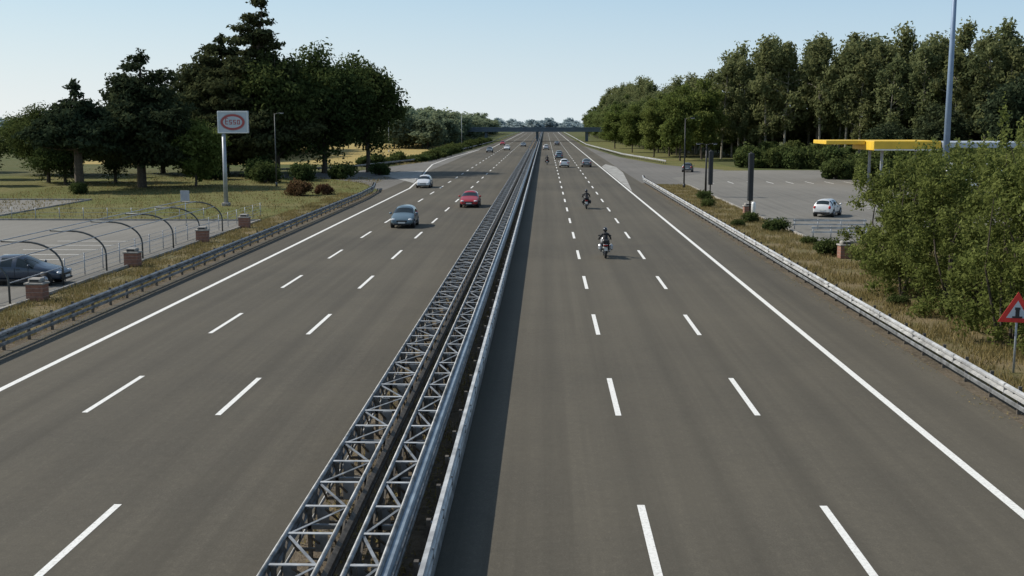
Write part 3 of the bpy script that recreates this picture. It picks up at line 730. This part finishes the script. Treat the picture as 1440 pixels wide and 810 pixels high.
def motorcycle(x,y,paint):
    e=empty('motorcycle',(x,y,0))
    b=MB()
    for wy in(-.70,.72):
        b.torus((0,wy,.31),.245,.065,'tyre','X',26,10,1.1); b.torus((0,wy,.31),.19,.02,'rim','X',20,6)
        b.disc((0,wy,.31),.05,.14,'steel_d'); 
        for q in range(6): a=q*1.047; b.beam((0,wy,.31),(0,wy+.19*math.cos(a),.31+.19*math.sin(a)),.02,.02,'rim')
        for s in(-1,1): b.disc((s*.07,wy,.31),.12,.008,'rim')
    b.build('wheels',e)
    b=MB()
    b.ell((0,.18,.86),(.19,.30,.16),paint,14,10); b.ell((0,-.32,.80),(.16,.34,.075),'trim',14,8)
    b.ell((0,-.70,.84),(.14,.28,.11),paint,12,8); b.ell((0,.62,.92),(.24,.20,.26),paint,14,10)
    b.ell((0,.70,1.13),(.19,.06,.17),'glass',12,8,Matrix.Rotation(R(25),3,'X'))
    b.ell((0,.1,.50),(.20,.30,.20),'steel_d',12,8); b.cbox((0,.05,.35),(.34,.5,.16),'steel_d',.05)
    for s in(-1,1): b.ell((s*.17,.38,.62),(.06,.28,.26),paint,10,8)
    b.cbox((0,-.86,1.02),(.42,.34,.28),'trim',.08)
    for s in(-1,1): b.cbox((s*.33,-.62,.68),(.20,.46,.34),paint,.07)
    b.build('bodywork',e)
    b=MB()
    for s in(-1,1):
        b.tube([(s*.09,.72,.31),(s*.09,.55,.95)],.028,'rim',8); b.tube([(s*.10,-.70,.31),(s*.10,-.15,.42)],.03,'steel_d',8)
        b.tube([(s*.05,.52,1.0),(s*.2,.46,1.06),(s*.40,.38,1.03)],.016,'trim',8); b.tube([(s*.28,.42,1.045),(s*.41,.375,1.03)],.021,'tyre',8)
        b.tube([(s*.2,.48,1.05),(s*.30,.52,1.2)],.01,'trim',6); b.ell((s*.33,.52,1.24),(.075,.02,.045),'trim',10,6)
        b.tube([(s*.15,.0,.33),(s*.27,.02,.34)],.015,'rim',6)
    b.tube([(.16,.2,.32),(.2,-.3,.33),(.22,-.62,.42),(.22,-.88,.48)],[.025,.03,.055,.05],'rim',10)
    b.ell((0,-.70,.64),(.075,.20,.06),'trim',10,6); b.ell((0,.74,.62),(.08,.25,.05),'trim',10,6)
    b.build('frame_and_controls',e)
    b=MB(); b.cbox((0,-.985,.80),(.26,.04,.08),'tail',.015); b.box((0,-.99,.58),(.2,.012,.2),'plate'); b.ell((0,.80,.88),(.12,.05,.08),'lamp',10,6); b.build('lamps_and_plate',e)
RID=None
def rider(x,y):
    global RID
    e=empty('motorcyclist',(x,y,0))
    if RID is None:
        J=[((0,-.32,.90),(.155,.13)),((0,-.24,1.10),(.150,.115)),((0,-.12,1.31),(.175,.12)),((0,-.07,1.43),(.09,.08)),((0,-.04,1.50),(.058,.058)),((0,-.01,1.60),(.08,.08))]
        E=[(0,1),(1,2),(2,3),(3,4),(4,5)]
        for s in(-1,1):
            i=len(J); J+=[((s*.19,-.10,1.38),(.075,.07)),((s*.32,.06,1.17),(.055,.052)),((s*.345,.27,1.07),(.042,.04)),((s*.345,.35,1.055),(.035,.042))]
            E+=[(3,i),(i,i+1),(i+1,i+2),(i+2,i+3)]
            i=len(J); J+=[((s*.11,-.27,.88),(.10,.10)),((s*.25,.12,.80),(.068,.072)),((s*.235,-.04,.47),(.05,.052)),((s*.235,-.05,.385),(.042,.048)),((s*.24,.09,.37),(.038,.03))]
            E+=[(0,i),(i,i+1),(i+1,i+2),(i+2,i+3),(i+3,i+4)]
        me=bpy.data.meshes.new('rider_body'); me.from_pydata([j[0] for j in J],E,[]); me.materials.append(M['cloth'])
        o=place('body',me,e); md=o.modifiers.new('skin','SKIN'); 
        for i,j in enumerate(J): me.skin_vertices[0].data[i].radius=j[1]
        me.skin_vertices[0].data[0].use_root=True; md.use_smooth_shade=True
        o.modifiers.new('ss','SUBSURF').levels=2; o.modifiers['ss'].render_levels=2
        b=MB()
        for s in(-1,1):
            for q in range(4):
                xx=s*(.315+.024*q); L=[.95,1.05,1.0,.8][3-q]
                b.tube([(xx,.355,1.075),(xx,.355+.045*L,1.085),(xx,.355+.062*L,1.06),(xx,.355+.045*L,1.025),(xx,.36,1.012)],[.011,.011,.010,.009,.007],'cloth',7)
            b.tube([(s*.31,.34,1.06),(s*.285,.355,1.045),(s*.275,.37,1.02),(s*.285,.375,1.0)],[.014,.013,.011,.008],'cloth',7)
            b.ell((s*.24,.05,.345),(.05,.14,.035),'trim',10,6)
        g=b.build('gloved_fingers_and_boots',e)
        b=MB(); b.ell((0,0,1.64),(.135,.155,.145),'helmet',18,14); b.ell((0,.055,1.64),(.112,.112,.06),'glass',16,10); b.ell((0,.07,1.56),(.10,.09,.055),'helmet',12,8); b.build('helmet',e)
        RID=[c for c in e.children]
    else:
        for c in RID:
            o=c.copy(); scene.collection.objects.link(o); o.parent=e
motorcycle(3.6,67.6,'bikes'); rider(3.6,67.6)
motorcycle(3.85,106,'trim'); rider(3.85,106)
motorcycle(.4,215,'trim'); rider(.4,215)

# ---------------------------------------------------------------- light, sky, camera
EL,AZ=40,-78
sd=Vector((math.sin(R(AZ))*math.cos(R(EL)),math.cos(R(AZ))*math.cos(R(EL)),math.sin(R(EL))))
li=bpy.data.lights.new('sun','SUN'); li.energy=4.6; li.angle=R(.5); li.color=(1,.94,.84)
so=place('sun',li); so.rotation_euler=(-sd).to_track_quat('-Z','Y').to_euler()
w=bpy.data.worlds.new('World'); scene.world=w; w.use_nodes=True; nt=w.node_tree
sk=nt.nodes.new('ShaderNodeTexSky'); sk.sky_type='NISHITA'; sk.sun_disc=False; sk.sun_elevation=R(EL); sk.sun_rotation=R(AZ)
sk.air_density=1.0; sk.dust_density=.8; sk.ozone_density=1.0
tc=nt.nodes.new('ShaderNodeTexCoord'); sp=nt.nodes.new('ShaderNodeSeparateXYZ'); nt.links.new(tc.outputs['Generated'],sp.inputs[0])
hz=remap(nt,sp.outputs[2],.0,.35,.92,.2)
side=remap(nt,sp.outputs[0],-.6,.6,0,1)
hc=mixc(nt,side,(9.0,9.3,9.2),(6.2,7.7,8.6))
hc2=mixc(nt,remap(nt,sp.outputs[2],.0,.11,0,.85),hc,mixc(nt,side,(5.6,7.9,9.4),(3.8,6.1,8.6)))
col=mixc(nt,hz,sk.outputs[0],hc2)
nt.links.new(col,nt.nodes['Background'].inputs[0]); nt.nodes['Background'].inputs[1].default_value=.1
cd=bpy.data.cameras.new('camera'); cd.sensor_width=36; cd.lens=40; cd.clip_end=12000; cd.clip_start=.1
co=place('camera',cd,loc=(0,0,8),rot=(R(90-8.32),0,R(1.65))); scene.camera=co
scene.view_settings.view_transform='Standard'; scene.view_settings.look='None'; scene.view_settings.exposure=0
